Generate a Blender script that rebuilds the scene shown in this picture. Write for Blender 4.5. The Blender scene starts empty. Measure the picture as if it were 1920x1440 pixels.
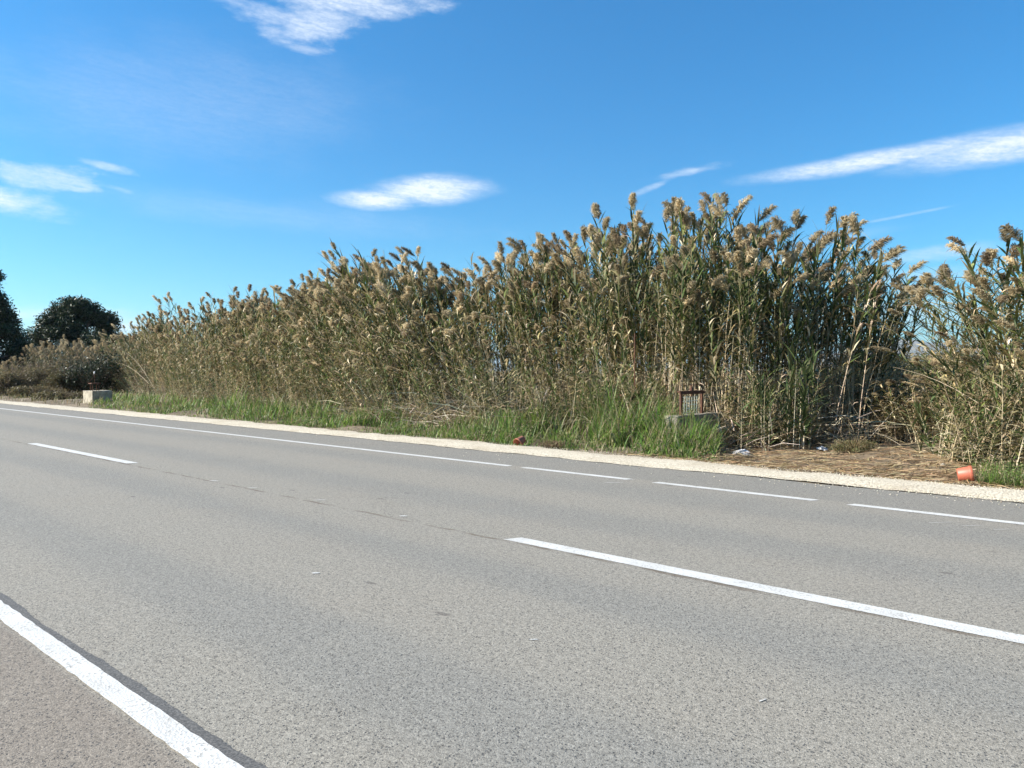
import bpy, bmesh, math, random
import numpy as np
from mathutils import Vector, Matrix, noise as mnoise

random.seed(7)
rng = np.random.default_rng(11)
R = math.radians
S = bpy.context.scene
COL = S.collection

# ------------------------------------------------------------------ camera
F, HZ, EYE = 1440.0, 695.0, 1.5          # focal length and horizon row of the 1920 px photo, eye height
TH = R(47.8)                             # the road runs 47.8 degrees to the left of the view
CT, ST = math.cos(TH), math.sin(TH)
RIGHT = np.array([ST, CT]); FWD = np.array([-CT, ST])
PITCH = math.atan((720 - HZ) / F)
cd = bpy.data.cameras.new('camera'); cam = bpy.data.objects.new('camera', cd); COL.objects.link(cam)
cd.sensor_width = 36; cd.lens = 36 * F / 1920; cd.clip_start = .05; cd.clip_end = 30000
cam.location = (0, 0, EYE); cam.rotation_euler = (R(90) - PITCH, 0, math.atan2(-FWD[0], FWD[1]))
S.camera = cam

def at(px, Y):
    """world x and distance along the view of the spot on the line y=Y seen in photo column px"""
    u = (px - 960) / F; z = Y / (u * CT + ST)
    return z * (u * ST - CT), z
def col_of(x, y):
    d = x * FWD[0] + y * FWD[1]
    return 960 + F * (x * RIGHT[0] + y * RIGHT[1]) / d, d
def hgt(py, z): return EYE - (py - HZ) * z / F
def raydir(px, py):
    a = (px - 960) / F; b = -(py - 720) / F
    f = math.cos(PITCH) + b * math.sin(PITCH); up = b * math.cos(PITCH) - math.sin(PITCH)
    v = Vector((FWD[0] * f + RIGHT[0] * a, FWD[1] * f + RIGHT[1] * a, up)); v.normalize(); return v

# ------------------------------------------------------------------ sun, sky
SUN_EL = R(33)
sh = Vector((math.cos(R(45)), math.sin(R(45)), 0))       # the way shadows fall on the ground
sdir = Vector((-sh.x * math.cos(SUN_EL), -sh.y * math.cos(SUN_EL), math.sin(SUN_EL)))
sl = bpy.data.lights.new('sun', 'SUN'); so = bpy.data.objects.new('sun', sl); COL.objects.link(so)
sl.energy = 5.0; sl.angle = R(.5); sl.color = (1.0, .94, .85)
so.rotation_euler = sdir.to_track_quat('Z', 'Y').to_euler(); so.location = (0, -20, 30)

S.view_settings.view_transform = 'Standard'; S.view_settings.look = 'None'
S.view_settings.exposure = 1.18; S.view_settings.gamma = 1
S.render.engine = 'CYCLES'
S.cycles.max_bounces = 8; S.cycles.transparent_max_bounces = 8; S.cycles.transmission_bounces = 4

W = bpy.data.worlds.new('World'); S.world = W; W.use_nodes = True
nt = W.node_tree; nt.nodes.clear()
class G:
    """tiny node-graph writer"""
    def __init__(s, tree): s.t = tree
    def n(s, typ, **kw):
        o = s.t.nodes.new(typ)
        for k, v in kw.items(): setattr(o, k, v)
        return o
    def put(s, sock, v):
        if v is None: return
        if hasattr(v, 'is_linked') or isinstance(v, bpy.types.NodeSocket): s.t.links.new(v, sock)
        else: sock.default_value = v
    def m(s, op, a, b=None, c=None, clamp=False):
        o = s.n('ShaderNodeMath', operation=op, use_clamp=clamp)
        s.put(o.inputs[0], a); s.put(o.inputs[1], b); s.put(o.inputs[2], c); return o.outputs[0]
    def vm(s, op, a, b=None):
        o = s.n('ShaderNodeVectorMath', operation=op); s.put(o.inputs[0], a); s.put(o.inputs[1], b)
        return o.outputs[0]
    def sep(s, v):
        o = s.n('ShaderNodeSeparateXYZ'); s.put(o.inputs[0], v); return o.outputs
    def comb(s, x, y, z):
        o = s.n('ShaderNodeCombineXYZ')
        for i, v in enumerate((x, y, z)): s.put(o.inputs[i], v)
        return o.outputs[0]
    def noise(s, vec, scale=1, detail=4, rough=.55, dist=0):
        o = s.n('ShaderNodeTexNoise'); s.put(o.inputs['Vector'], vec); o.inputs['Scale'].default_value = scale
        o.inputs['Detail'].default_value = detail; o.inputs['Roughness'].default_value = rough
        o.inputs['Distortion'].default_value = dist; return o.outputs[0]
    def ramp(s, v, a, b, lo=0., hi=1., smooth=True):
        o = s.n('ShaderNodeMapRange', clamp=True)
        if smooth: o.interpolation_type = 'SMOOTHSTEP'
        s.put(o.inputs[0], v)
        for i, q in enumerate((a, b, lo, hi)): s.put(o.inputs[1 + i], q)
        return o.outputs[0]
    def mix(s, f, a, b):
        o = s.n('ShaderNodeMix', data_type='RGBA', blend_type='MIX'); s.put(o.inputs[0], f)
        s.put(o.inputs[6], a if not isinstance(a, tuple) else (*a, 1)); s.put(o.inputs[7], b if not isinstance(b, tuple) else (*b, 1))
        return o.outputs[2]
g = G(nt)
sky = g.n('ShaderNodeTexSky', sky_type='NISHITA', sun_disc=False)
sky.sun_elevation = SUN_EL; sky.sun_rotation = math.atan2(sdir.x, sdir.y)
sky.altitude = 0; sky.air_density = 1.0; sky.dust_density = .35; sky.ozone_density = 3.0
hs = g.n('ShaderNodeHueSaturation'); hs.inputs['Saturation'].default_value = 1.25; hs.inputs['Value'].default_value = 1.0
nt.links.new(sky.outputs[0], hs.inputs['Color'])
d = g.n('ShaderNodeTexCoord').outputs['Generated']
dx, dy, dz = g.sep(d)
ecol = g.mix(g.ramp(dz, .0, .42, smooth=False), (.36, .80, .97), (.36, 1.0, 1.12))
em = g.n('ShaderNodeMix', data_type='RGBA', blend_type='MULTIPLY'); em.inputs[0].default_value = 1
g.put(em.inputs[6], hs.outputs[0]); g.put(em.inputs[7], ecol); SKYC = em.outputs[2]
az = g.m('ARCTAN2', dx, dy); el = g.m('ARCSINE', dz)
def azel(px, py):
    v = raydir(px, py); return math.atan2(v.x, v.y), math.asin(v.z)
# each cloud: place in the sky, half length, half height (degrees), tilt, strength, how streaky and how ragged
CL = [((632, -8), 7.2, 1.4, 3, .85, 1.2), ((600, 45), 3.2, 1.5, 14, .75, 1.3), ((490, 20), 3.6, .8, -10, .6, 1.2), ((570, 92), 1.6, .35, 0, .5, 1.2),
      ((806, 356), 4.8, 1.1, 3, 1.3, .3), ((705, 374), 3.2, .8, 1, 1.3, .3),
      ((1900, 272), 8.0, 1.15, 2.5, 1.1, .3), ((1640, 300), 8.5, .7, 4.2, 1.05, .35), ((1290, 322), 2.4, .38, 9, .6, 1.0), ((1225, 350), 1.6, .28, 20, .45, 1.0),
      ((-5, 372), 3.8, .9, -6, 1.05, .9), ((75, 332), 3.0, .9, 6, .6, 1.6), ((130, 347), 3.0, .35, -4, .6, 1.4), ((200, 312), 1.9, .28, -10, .5, 1.2), ((225, 355), 1.5, .3, -10, .3, 1.2),
      ((1760, 475), 4.2, .55, 4, .42, .5), ((1560, 448), 5.0, .4, 6, .2, .5), ((1700, 520), 6, .6, 2, .3, .5), ((1700, 403), 3.2, .12, 7, .3, .3),
      ((350, 190), 14, 4.5, 4, .16, .4), ((250, 612), 6, .7, 0, .8, .8), ((60, 590), 6, .6, 3, .5, .8), ((1150, 560), 8, 1.4, 2, .5, .5),
      ((500, 400), 16, 1.2, -3, .14, .6), ((1650, 590), 12, 1.3, 0, .45, .5)]
tot = None
v3 = g.comb(g.m('MULTIPLY', az, 57.3), g.m('MULTIPLY', el, 57.3), 0.0)
warp = g.noise(g.vm('MULTIPLY', v3, (.22, .55, 1)), 1.0, 6, .62)
warp2 = g.noise(g.vm('ADD', g.vm('MULTIPLY', v3, (.3, 1.1, 1)), (31, 7, 0)), 1.0, 7, .66)
for (pp, a, b, tilt, st, rag) in CL:
    a0, e0 = azel(*pp); t = R(tilt)
    X = g.m('MULTIPLY', g.m('SUBTRACT', az, a0), 57.3 * math.cos(e0)); Yv = g.m('MULTIPLY', g.m('SUBTRACT', el, e0), 57.3)
    u = g.m('MULTIPLY', g.m('MULTIPLY_ADD', X, math.cos(t), g.m('MULTIPLY', Yv, math.sin(t))), 1 / a)
    v = g.m('MULTIPLY', g.m('MULTIPLY_ADD', X, -math.sin(t), g.m('MULTIPLY', Yv, math.cos(t))), 1 / b)
    r2 = g.m('SQRT', g.m('ADD', g.m('MULTIPLY', u, u), g.m('MULTIPLY', v, v)))
    r2 = g.m('MULTIPLY_ADD', g.m('SUBTRACT', warp, .5), 2.6 * rag, r2)
    k = g.m('MULTIPLY', g.ramp(r2, 1.2, .1), st)
    tot = k if tot is None else g.m('MAXIMUM', tot, k)
# wave-like ripples and fine threads inside the clouds
rv = g.vm('MULTIPLY', v3, (.55, 3.2, 1))
rv = g.vm('ADD', rv, g.comb(0.0, g.m('MULTIPLY', az, 18), 0.0))
rip = g.noise(rv, 1.1, 7, .68, .6)
fine = g.noise(g.vm('MULTIPLY', v3, (2.2, 4.4, 1)), 1.0, 6, .65, .3)
tex = g.m('ADD', g.m('MULTIPLY', g.ramp(rip, .30, .68), .6), g.m('MULTIPLY', g.ramp(fine, .30, .70), .4))
dens = g.m('MULTIPLY', tot, g.m('MULTIPLY_ADD', tex, .62, .42), clamp=True)
dens = g.m('MULTIPLY', dens, .95)
mx = g.mix(dens, SKYC, (5.7, 6.2, 6.9))
bg = g.n('ShaderNodeBackground'); nt.links.new(mx, bg.inputs[0]); bg.inputs[1].default_value = .077
out = g.n('ShaderNodeOutputWorld'); nt.links.new(bg.outputs[0], out.inputs[0])

# ------------------------------------------------------------------ helpers
def tag(o, label=None, cat=None, group=None, kind=None):
    if label: o['label'] = label
    if cat: o['category'] = cat
    if group: o['group'] = group
    if kind: o['kind'] = kind
    return o
def empty(name, loc, rz=0):
    o = bpy.data.objects.new(name, None); COL.objects.link(o); o.location = loc; o.rotation_euler.z = rz
    o.empty_display_size = .2; return o
def mesh_np(name, V, T, C=None, MI=None, mats=(), parent=None, smooth=False, link=True):
    me = bpy.data.meshes.new(name)
    V = np.asarray(V, np.float32); T = np.asarray(T, np.int32); k = T.shape[1]
    me.vertices.add(len(V)); me.vertices.foreach_set('co', V.ravel())
    me.loops.add(T.size); me.loops.foreach_set('vertex_index', T.ravel())
    me.polygons.add(len(T)); me.polygons.foreach_set('loop_start', np.arange(0, T.size, k, dtype=np.int32))
    for m in mats: me.materials.append(m)
    if MI is not None: me.polygons.foreach_set('material_index', np.asarray(MI, np.int32))
    if smooth: me.polygons.foreach_set('use_smooth', np.ones(len(T), bool))
    me.update(calc_edges=True)
    if C is not None:
        ca = me.color_attributes.new('Col', 'FLOAT_COLOR', 'POINT')
        ca.data.foreach_set('color', np.c_[np.asarray(C, np.float32), np.ones(len(V), np.float32)].ravel())
    if not link: return me
    o = bpy.data.objects.new(name, me); COL.objects.link(o)
    if parent: o.parent = parent
    return o
def obj(name, bm, mat, parent=None, smooth=False):
    me = bpy.data.meshes.new(name); bm.to_mesh(me); bm.free(); me.materials.append(mat)
    if smooth:
        for p in me.polygons: p.use_smooth = True
    o = bpy.data.objects.new(name, me); COL.objects.link(o)
    if parent: o.parent = parent
    return o
def box(bm, c, s, rz=0, rx=0, ry=0, bev=0):
    r = bmesh.ops.create_cube(bm, size=1)
    M = Matrix.Translation(c) @ Matrix.Rotation(rz, 4, 'Z') @ Matrix.Rotation(ry, 4, 'Y') @ Matrix.Rotation(rx, 4, 'X') @ Matrix.Diagonal((*s, 1))
    bmesh.ops.transform(bm, matrix=M, verts=r['verts'])
    if bev:
        es = list({e for v in r['verts'] for e in v.link_edges})
        bmesh.ops.bevel(bm, geom=es, offset=bev, segments=2, affect='EDGES')
def rod(bm, a, b, r0, r1=None, seg=8):
    a, b = Vector(a), Vector(b); r1 = r0 if r1 is None else r1
    d = b - a
    M = Matrix.Translation((a + b) / 2) @ d.to_track_quat('Z', 'Y').to_matrix().to_4x4()
    bmesh.ops.create_cone(bm, cap_ends=True, segments=seg, radius1=r0, radius2=r1, depth=d.length, matrix=M)
def newmat(name):
    m = bpy.data.materials.new(name); m.use_nodes = True; m.node_tree.nodes.clear(); return m, G(m.node_tree)
def finish(gg, col, rough=.8, bump=None, bstr=.3, bdist=.01, metal=0, spec=.5):
    p = gg.n('ShaderNodeBsdfPrincipled'); gg.put(p.inputs['Base Color'], col if not isinstance(col, tuple) else (*col, 1))
    gg.put(p.inputs['Roughness'], rough); p.inputs['Metallic'].default_value = metal; p.inputs['Specular IOR Level'].default_value = spec
    if bump is not None:
        b = gg.n('ShaderNodeBump'); b.inputs['Strength'].default_value = bstr; b.inputs['Distance'].default_value = bdist
        gg.put(b.inputs['Height'], bump); gg.t.links.new(b.outputs[0], p.inputs['Normal'])
    o = gg.n('ShaderNodeOutputMaterial'); gg.t.links.new(p.outputs[0], o.inputs[0]); return p
def foliage(name, trans=.35, rough=.55, tint=1.0, spec=.3, vary=True):
    """reads the leaf's own colour and lets some light through"""
    m, gg = newmat(name)
    at_ = gg.n('ShaderNodeAttribute', attribute_name='Col').outputs[0]
    if vary:
        oi = gg.n('ShaderNodeObjectInfo').outputs['Random']
        h = gg.n('ShaderNodeHueSaturation'); gg.put(h.inputs['Color'], at_)
        gg.put(h.inputs['Value'], gg.m('MULTIPLY_ADD', oi, .35 * tint, .82 * tint)); at_ = h.outputs[0]
    p = gg.n('ShaderNodeBsdfPrincipled'); gg.put(p.inputs['Base Color'], at_); p.inputs['Roughness'].default_value = rough
    p.inputs['Specular IOR Level'].default_value = spec
    t = gg.n('ShaderNodeBsdfTranslucent'); gg.put(t.inputs[0], at_)
    mx = gg.n('ShaderNodeMixShader'); mx.inputs[0].default_value = trans
    gg.t.links.new(p.outputs[0], mx.inputs[1]); gg.t.links.new(t.outputs[0], mx.inputs[2])
    o = gg.n('ShaderNodeOutputMaterial'); gg.t.links.new(mx.outputs[0], o.inputs[0]); return m
M_STEM = foliage('reed_stem', .0, .55); M_LEAF = foliage('reed_leaf', .2, .55, spec=.18); M_PLUME = foliage('reed_plume', .45, .9, spec=.05)
M_GRASS = foliage('grass_blade', .42, .5, vary=False); M_DRY = foliage('dry_stalk', .15, .8, vary=False, spec=.15); M_TREE = foliage('tree_leaf', .12, .5, vary=False)

# ------------------------------------------------------------------ ground, road
def pos(gg): return gg.n('ShaderNodeNewGeometry').outputs['Position']
m, gg = newmat('soil')
P = pos(gg); x_, y_, z_ = gg.sep(P)
n1 = gg.noise(P, .35, 6, .6); n2 = gg.noise(P, 9, 6, .7); n3 = gg.noise(P, .02, 4, .6)
c = gg.mix(gg.ramp(n1, .35, .65), (.16, .115, .07), (.25, .19, .115)); c = gg.mix(gg.ramp(n2, .35, .7), c, (.10, .08, .05))
far = gg.mix(gg.ramp(n3, .4, .6), (.13, .12, .055), (.24, .19, .11)); c = gg.mix(gg.ramp(y_, 22, 40), c, far)
finish(gg, c, .95, n2, .5, .03); M_SOIL = m
def axis(lo, a, b, hi, step, k=1.25):
    v = list(np.arange(a, b + .001, step)); s = step
    w = v[-1]
    while w < hi: s *= k; w += s; v.append(w)
    s = step; w = v[0]; L = []
    while w > lo: s *= k; w -= s; L.append(w)
    return np.array(L[::-1] + v)
gx = axis(-9000, -60, 12, 9000, .3); gy = axis(-3000, 10.6, 24, 9500, .25)
XX, YY = np.meshgrid(gx, gy)
def gz(x, y):
    """lie of the land: flat under the road, lumpy on the verge, a hollow behind the bed"""
    k = np.clip((y - 11.2) / 1.2, 0, 1); k = k * k * (3 - 2 * k)
    return k * (.05 * np.sin(x * 1.3 + 1.7 * np.sin(y * .9)) + .035 * np.sin(x * 3.1 + y * 2.3) + .02 * np.sin(x * 7.3 - y * 5.1)) - .012
ZZ = gz(XX, YY)
nx, ny = len(gx), len(gy)
idx = np.arange(nx * ny).reshape(ny, nx)
Q = np.stack([idx[:-1, :-1], idx[:-1, 1:], idx[1:, 1:], idx[1:, :-1]], -1).reshape(-1, 4)
o = mesh_np('ground', np.c_[XX.ravel(), YY.ravel(), ZZ.ravel()], Q, mats=[M_SOIL], smooth=True); tag(o, kind='structure')

m, gg = newmat('asphalt')
P = pos(gg); x_, y_, z_ = gg.sep(P)
stretch = gg.comb(gg.m('MULTIPLY', x_, .12), y_, 0.0)
big = gg.noise(stretch, .9, 5, .6, .4); blot = gg.noise(P, 1.1, 6, .65, .3); mid = gg.noise(P, 14, 5, .7)
yy = gg.m('MULTIPLY_ADD', gg.m('SUBTRACT', big, .5), .9, y_)
def band(c0, w): return gg.ramp(gg.m('ABSOLUTE', gg.m('SUBTRACT', yy, c0)), w, w * .15)
track = gg.m('MAXIMUM', gg.m('MAXIMUM', band(2.4, .6), band(4.15, .55)), gg.m('MAXIMUM', band(6.25, .75), band(8.1, .7)))
track = gg.m('MULTIPLY', track, gg.ramp(blot, .25, .6, .45, 1.0))
dust, bare = (.304, .282, .236), (.256, .246, .216)
c = gg.mix(track, dust, bare)
c = gg.mix(gg.ramp(y_, 8.95, 9.1), c, (.262, .248, .214))               # paler hard shoulder
c = gg.mix(gg.ramp(y_, 1.36, 1.28), c, (.255, .22, .178))               # older warm surface on the near side
c = gg.mix(gg.ramp(blot, .42, .75, 0, .3), c, (.315, .28, .225))
Pw = gg.vm('ADD', P, gg.comb(gg.m('MULTIPLY', gg.m('SUBTRACT', gg.noise(P, 60, 3), .5), .02), gg.m('MULTIPLY', gg.m('SUBTRACT', gg.noise(gg.vm('ADD', P, (5, 5, 5)), 60, 3), .5), .02), 0.0))
P0 = P; P = Pw
# stones: every aggregate grain its own tone, dark pits between
def vor(scale, feat='F1'):
    v = gg.n('ShaderNodeTexVoronoi', feature=feat); gg.put(v.inputs['Vector'], P); v.inputs['Scale'].default_value = scale; return v
va = vor(150); vb = vor(290); vc = vor(72); gr3 = gg.noise(P0, 75, 4, .75); gr4 = gg.noise(P0, 28, 4, .7)
ga = gg.sep(va.outputs['Color'])[0]; gb = gg.sep(vb.outputs['Color'])[1]; gc = gg.sep(vc.outputs['Color'])[2]
grain = gg.m('MULTIPLY_ADD', ga, .34, gg.m('MULTIPLY_ADD', gb, .26, gg.m('ADD', gg.ramp(gr3, .32, .68, -.02, .56, smooth=False), gg.ramp(gr4, .3, .7, 0.04, .42, smooth=False))))
mul = gg.n('ShaderNodeMix', data_type='RGBA', blend_type='MULTIPLY'); mul.inputs[0].default_value = 1
gg.put(mul.inputs[6], c); gg.put(mul.inputs[7], gg.comb(grain, grain, grain)); c = mul.outputs[2]
pit = gg.m('MULTIPLY', gg.ramp(gc, .82, .86), gg.ramp(vc.outputs['Distance'], .48, .2))
pit2 = gg.m('MULTIPLY', gg.ramp(ga, .82, .88), gg.ramp(va.outputs['Distance'], .55, .2)); P = P0
c = gg.mix(gg.m('MULTIPLY', pit, .75), c, (.075, .07, .066)); c = gg.mix(gg.m('MULTIPLY', pit2, .7), c, (.07, .07, .068))
# the joint that runs between the centre-line dashes
wob = gg.m('MULTIPLY_ADD', gg.m('SUBTRACT', gg.noise(P, 3, 4), .5), .10, y_)
seam = gg.m('MULTIPLY', gg.ramp(gg.m('ABSOLUTE', gg.m('SUBTRACT', wob, 4.96)), .035, .008), gg.ramp(gg.noise(P, 2.2, 3), .38, .6))
c = gg.mix(gg.m('MULTIPLY', seam, .75), c, (.11, .085, .06))
spv = gg.n('ShaderNodeTexVoronoi'); gg.put(spv.inputs['Vector'], gg.vm('MULTIPLY', gg.vm('ADD', P, gg.comb(gg.m('MULTIPLY', mid, .1), 0.0, 0.0)), (1.1, 2.6, 1))); spv.inputs['Scale'].default_value = .9
tw = gg.noise(gg.comb(gg.m('MULTIPLY', x_, .5), gg.m('MULTIPLY', y_, .7), 3.0), 1.0, 6, .72, 1.2)
crack = gg.m('MULTIPLY', gg.ramp(gg.m('ABSOLUTE', gg.m('SUBTRACT', tw, .5)), .0035, .001), gg.ramp(gg.noise(P, .35, 3), .54, .62))
c = gg.mix(gg.m('MULTIPLY', crack, .55), c, (.09, .08, .065))
stain = gg.ramp(gg.noise(gg.vm('ADD', P, (40, 9, 0)), .8, 5, .7), .62, .74); c = gg.mix(gg.m('MULTIPLY', stain, .28), c, (.15, .14, .12))
spot = gg.m('MULTIPLY', gg.ramp(gg.sep(spv.outputs['Color'])[0], .50, .52), gg.ramp(spv.outputs['Distance'], .07, .04))
c = gg.mix(gg.m('MULTIPLY', spot, .55), c, (.07, .06, .055))
hgt_ = gg.m('ADD', gg.m('MULTIPLY', va.outputs['Distance'], -.5), gg.m('ADD', gg.m('MULTIPLY', vb.outputs['Distance'], -.3), gg.m('MULTIPLY', pit, -1.0)))
hgt_ = gg.m('ADD', hgt_, gg.m('MULTIPLY', mid, .4))
finish(gg, c, .88, hgt_, .55, .006, spec=.3); M_ASPH = m
def strip(name, x0, x1, y0f, y1f, z, mat, n, kind='structure', sub=1, zf=None):
    xs = np.linspace(x0, x1, n); V = []
    for xx in xs:
        a, b = y0f(xx), y1f(xx)
        for k in range(sub + 1): V.append((xx, a + (b - a) * k / sub, z if zf is None else zf(xx, a + (b - a) * k / sub, k / sub)))
    w = sub + 1; T = []
    for i in range(n - 1):
        for k in range(sub): T.append((i * w + k, (i + 1) * w + k, (i + 1) * w + k + 1, i * w + k + 1))
    o = mesh_np(name, V, T, mats=[mat]); 
    if kind: tag(o, kind=kind)
    return o
def nz(x, s, seed=0.): return mnoise.noise(Vector((x * s, seed, 3.3)))
strip('road', -1500, 600, lambda x: -4.5, lambda x: 10.33 + .12 * nz(x, .6, 1) + .05 * nz(x, 3, 2) + .02 * nz(x, 11, 2), .0, M_ASPH, 5200)

# gravel shoulder
m, gg = newmat('gravel')
P = pos(gg); x_, y_, z_ = gg.sep(P)
vA = gg.n('ShaderNodeTexVoronoi'); gg.put(vA.inputs['Vector'], P); vA.inputs['Scale'].default_value = 45
vB = gg.n('ShaderNodeTexVoronoi'); gg.put(vB.inputs['Vector'], P); vB.inputs['Scale'].default_value = 16
a = gg.sep(vA.outputs['Color'])[0]; nn = gg.noise(P, 1.3, 5, .6)
c = gg.mix(gg.ramp(a, 0, 1, smooth=False), (.43, .375, .28), (.68, .62, .495))
c = gg.mix(gg.ramp(nn, .45, .70, 0, .6), c, (.42, .35, .25)); c = gg.mix(gg.m('MULTIPLY', gg.ramp(gg.noise(P, 4.5, 5, .7), .52, .66), gg.ramp(y_, 10.9, 11.5, .1, .9)), c, (.27, .21, .13)); c = gg.mix(gg.ramp(vA.outputs['Distance'], .5, .8, 0, .5), c, (.27, .22, .16))
c = gg.mix(gg.m('MULTIPLY', gg.ramp(gg.sep(vB.outputs['Color'])[1], .90, .92), gg.ramp(vB.outputs['Distance'], .35, .2)), c, (.2, .15, .1))
finish(gg, c, .95, gg.m('MULTIPLY', vA.outputs['Distance'], -1), .8, .012, spec=.2); M_GRAVEL = m
gin = lambda x: 10.27 + .10 * nz(x, .5, 5) + .06 * nz(x, 2.1, 6) + .03 * nz(x, 9, 7) + (.02 * nz(x, 30, 7))
gout = lambda x: 11.36 + .22 * nz(x, .35, 8) + .18 * nz(x, 1.7, 9) + .05 * nz(x, 8, 9)
strip('gravel_shoulder', -400, 60, gin, gout, .012, M_GRAVEL, 9000, sub=6, zf=lambda x, y, k: .008 + .022 * math.sin(math.pi * min(1, k * 1.0)) ** .7 + .006 * nz(x * 3 + y * 5, 1))
strip('gravel_shoulder', -400, 60, lambda x: -5.5, lambda x: -4.4 + .1 * nz(x, 1.3, 4), .006, M_GRAVEL, 1200)

# painted lines
m, gg = newmat('road_paint')
P = pos(gg)
vg = gg.n('ShaderNodeTexVoronoi'); gg.put(vg.inputs['Vector'], P); vg.inputs['Scale'].default_value = 85
wn = gg.noise(P, 26, 5, .7); wn2 = gg.noise(P, 3, 4, .6)
c = gg.mix(gg.ramp(wn2, .3, .7), (.50, .495, .465), (.58, .575, .545)); c = gg.mix(gg.ramp(wn, .60, .70), c, (.40, .38, .34)); wn3 = gg.noise(P, 70, 4, .75); c = gg.mix(gg.ramp(wn3, .64, .70), c, (.2, .19, .18)); c = gg.mix(gg.ramp(gg.noise(gg.vm('MULTIPLY', P, (2, 9, 1)), 1.6, 6, .7), .45, .72, 0, .55), c, (.43, .41, .37))
c = gg.mix(gg.m('MULTIPLY', gg.ramp(gg.sep(vg.outputs['Color'])[0], .80, .86), gg.ramp(gg.noise(P, 5, 4, .6), .35, .65, .1, .75)), c, (.27, .255, .225))
finish(gg, c, .7, gg.m('ADD', gg.noise(P, 90, 4, .7), vg.outputs['Distance']), .5, .004); M_PAINT = m
m, gg = newmat('bitumen')
P = pos(gg); wn = gg.noise(P, 90, 5, .7)
finish(gg, gg.mix(gg.ramp(wn, .35, .75), (.05, .049, .047), (.17, .162, .148)), .8, wn, .5, .004); M_TAR = m
def line(x0, x1, y0, y1, z, n, skew=0, mat=M_PAINT, rag=.004, name='road_marking', seed=0):
    sk = skew
    xs = np.linspace(x0, x1, n); V = []
    for i, xx in enumerate(xs):
        V.append((xx, y0 + rag * nz(xx, 14, seed) + rag * nz(xx, 45, seed), z)); V.append((xx + sk, y1 + rag * nz(xx, 13, seed + 5) + rag * nz(xx, 51, seed), z))
    T = [(2 * i, 2 * i + 2, 2 * i + 3, 2 * i + 1) for i in range(n - 1)]
    return tag(mesh_np(name, V, T, mats=[mat]), kind='structure')
line(-400, 60, 1.332, 1.447, .0055, 6000, rag=.006)
strip('tar_strip', -60, 20, lambda x: 1.40, lambda x: 1.495 + .035 * nz(x, 1.1, 3) + .012 * nz(x, 7, 4) + .006 * nz(x, 40, 4), .0025, M_TAR, 5000)
for k in range(-12, 3):
    x0 = -4.62 + 13.35 * k
    line(x0, x0 + 5.05, 4.98, 5.145, .004, 160, skew=.07, seed=k)
line(-400, -8.12, 8.84, 8.97, .004, 2500)
xe = -7.86
for a_, b_ in ((-7.86, -5.92), (-5.5, -3.37), (-2.98, -.7), (-.3, 1.9), (2.3, 4.5), (4.9, 7.1)):
    line(a_, b_, 8.84, 8.97, .004, 60, skew=.05)
# little scraps of old paint and scratches
sc = []
for (px, py, L, w, a_) in ((402, 902, .16, .05, 0), (474, 915, .14, .03, 0), (600, 938, .16, .03, 0), (756, 968, .09, .05, 0), (592, 1075, .07, .035, 0), (1000, 1200, .06, .012, .1), (1430, 1314, .06, .01, .6),
                           (1765, 980, .28, .012, .12), (1822, 986, .25, .012, .1), (1880, 993, .24, .012, .12), (1150, 905, .3, .02, .05), (1180, 900, .2, .02, .02)):
    v = raydir(px, py); t = -EYE / v.z; sc.append((v.x * t, v.y * t, L, w, a_))
V, T = [], []
for (x, y, L, w, a_) in sc:
    b0 = len(V); n = 9
    ang = math.atan2(RIGHT[1], RIGHT[0]) + a_
    for i in range(n):
        t = 2 * math.pi * i / n; rr = random.uniform(.75, 1.1)
        ax_, ay_ = math.cos(t) * L / 2 * rr, math.sin(t) * w / 2 * rr
        V.append((x + ax_ * math.cos(ang) - ay_ * math.sin(ang), y + ax_ * math.sin(ang) + ay_ * math.cos(ang), .004))
    V.append((x, y, .004))
    T += [(b0 + i, b0 + (i + 1) % n, b0 + n) for i in range(n)]
tag(mesh_np('road_marking', V, T, mats=[M_PAINT]), kind='structure')

# ------------------------------------------------------------------ far hills
def hills():
    m, gg = newmat('hill_slope'); P = pos(gg)
    nn = gg.noise(P, .002, 6, .6)
    finish(gg, gg.mix(gg.ramp(nn, .35, .65), (.10, .12, .08), (.22, .19, .14)), .95); 
    V, T = [], []; n = 220; rows = 7
    for i in range(n):
        px = 900 + i * 8.0; a = (px - 960) / F
        dvec = np.array([FWD[0] + RIGHT[0] * a, FWD[1] + RIGHT[1] * a]); dvec /= np.linalg.norm(dvec)
        t = (px - 900) / 1760
        hh = 330 * (math.exp(-((px - 1700) / 190) ** 2) + .55 * math.exp(-((px - 2150) / 260) ** 2) + .3 * math.exp(-((px - 1330) / 160) ** 2)) + 45 * nz(px, .011, 4) + 22 * nz(px, .04, 5)
        hh = max(hh, 5)
        for k in range(rows):
            q = k / (rows - 1); D = 7600 + 1900 * q
            V.append((*(dvec * D), -6 + hh * math.sin(math.pi * .5 * min(1, q * 1.0)) + (12 * nz(px * .05 + k, 1.3) if 0 < k < rows - 1 else 0)))
    for i in range(n - 1):
        for k in range(rows - 1):
            a = i * rows + k; T.append((a, a + rows, a + rows + 1, a + 1))
    tag(mesh_np('hills', V, T, mats=[m], smooth=True), kind='structure')
hills()

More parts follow.
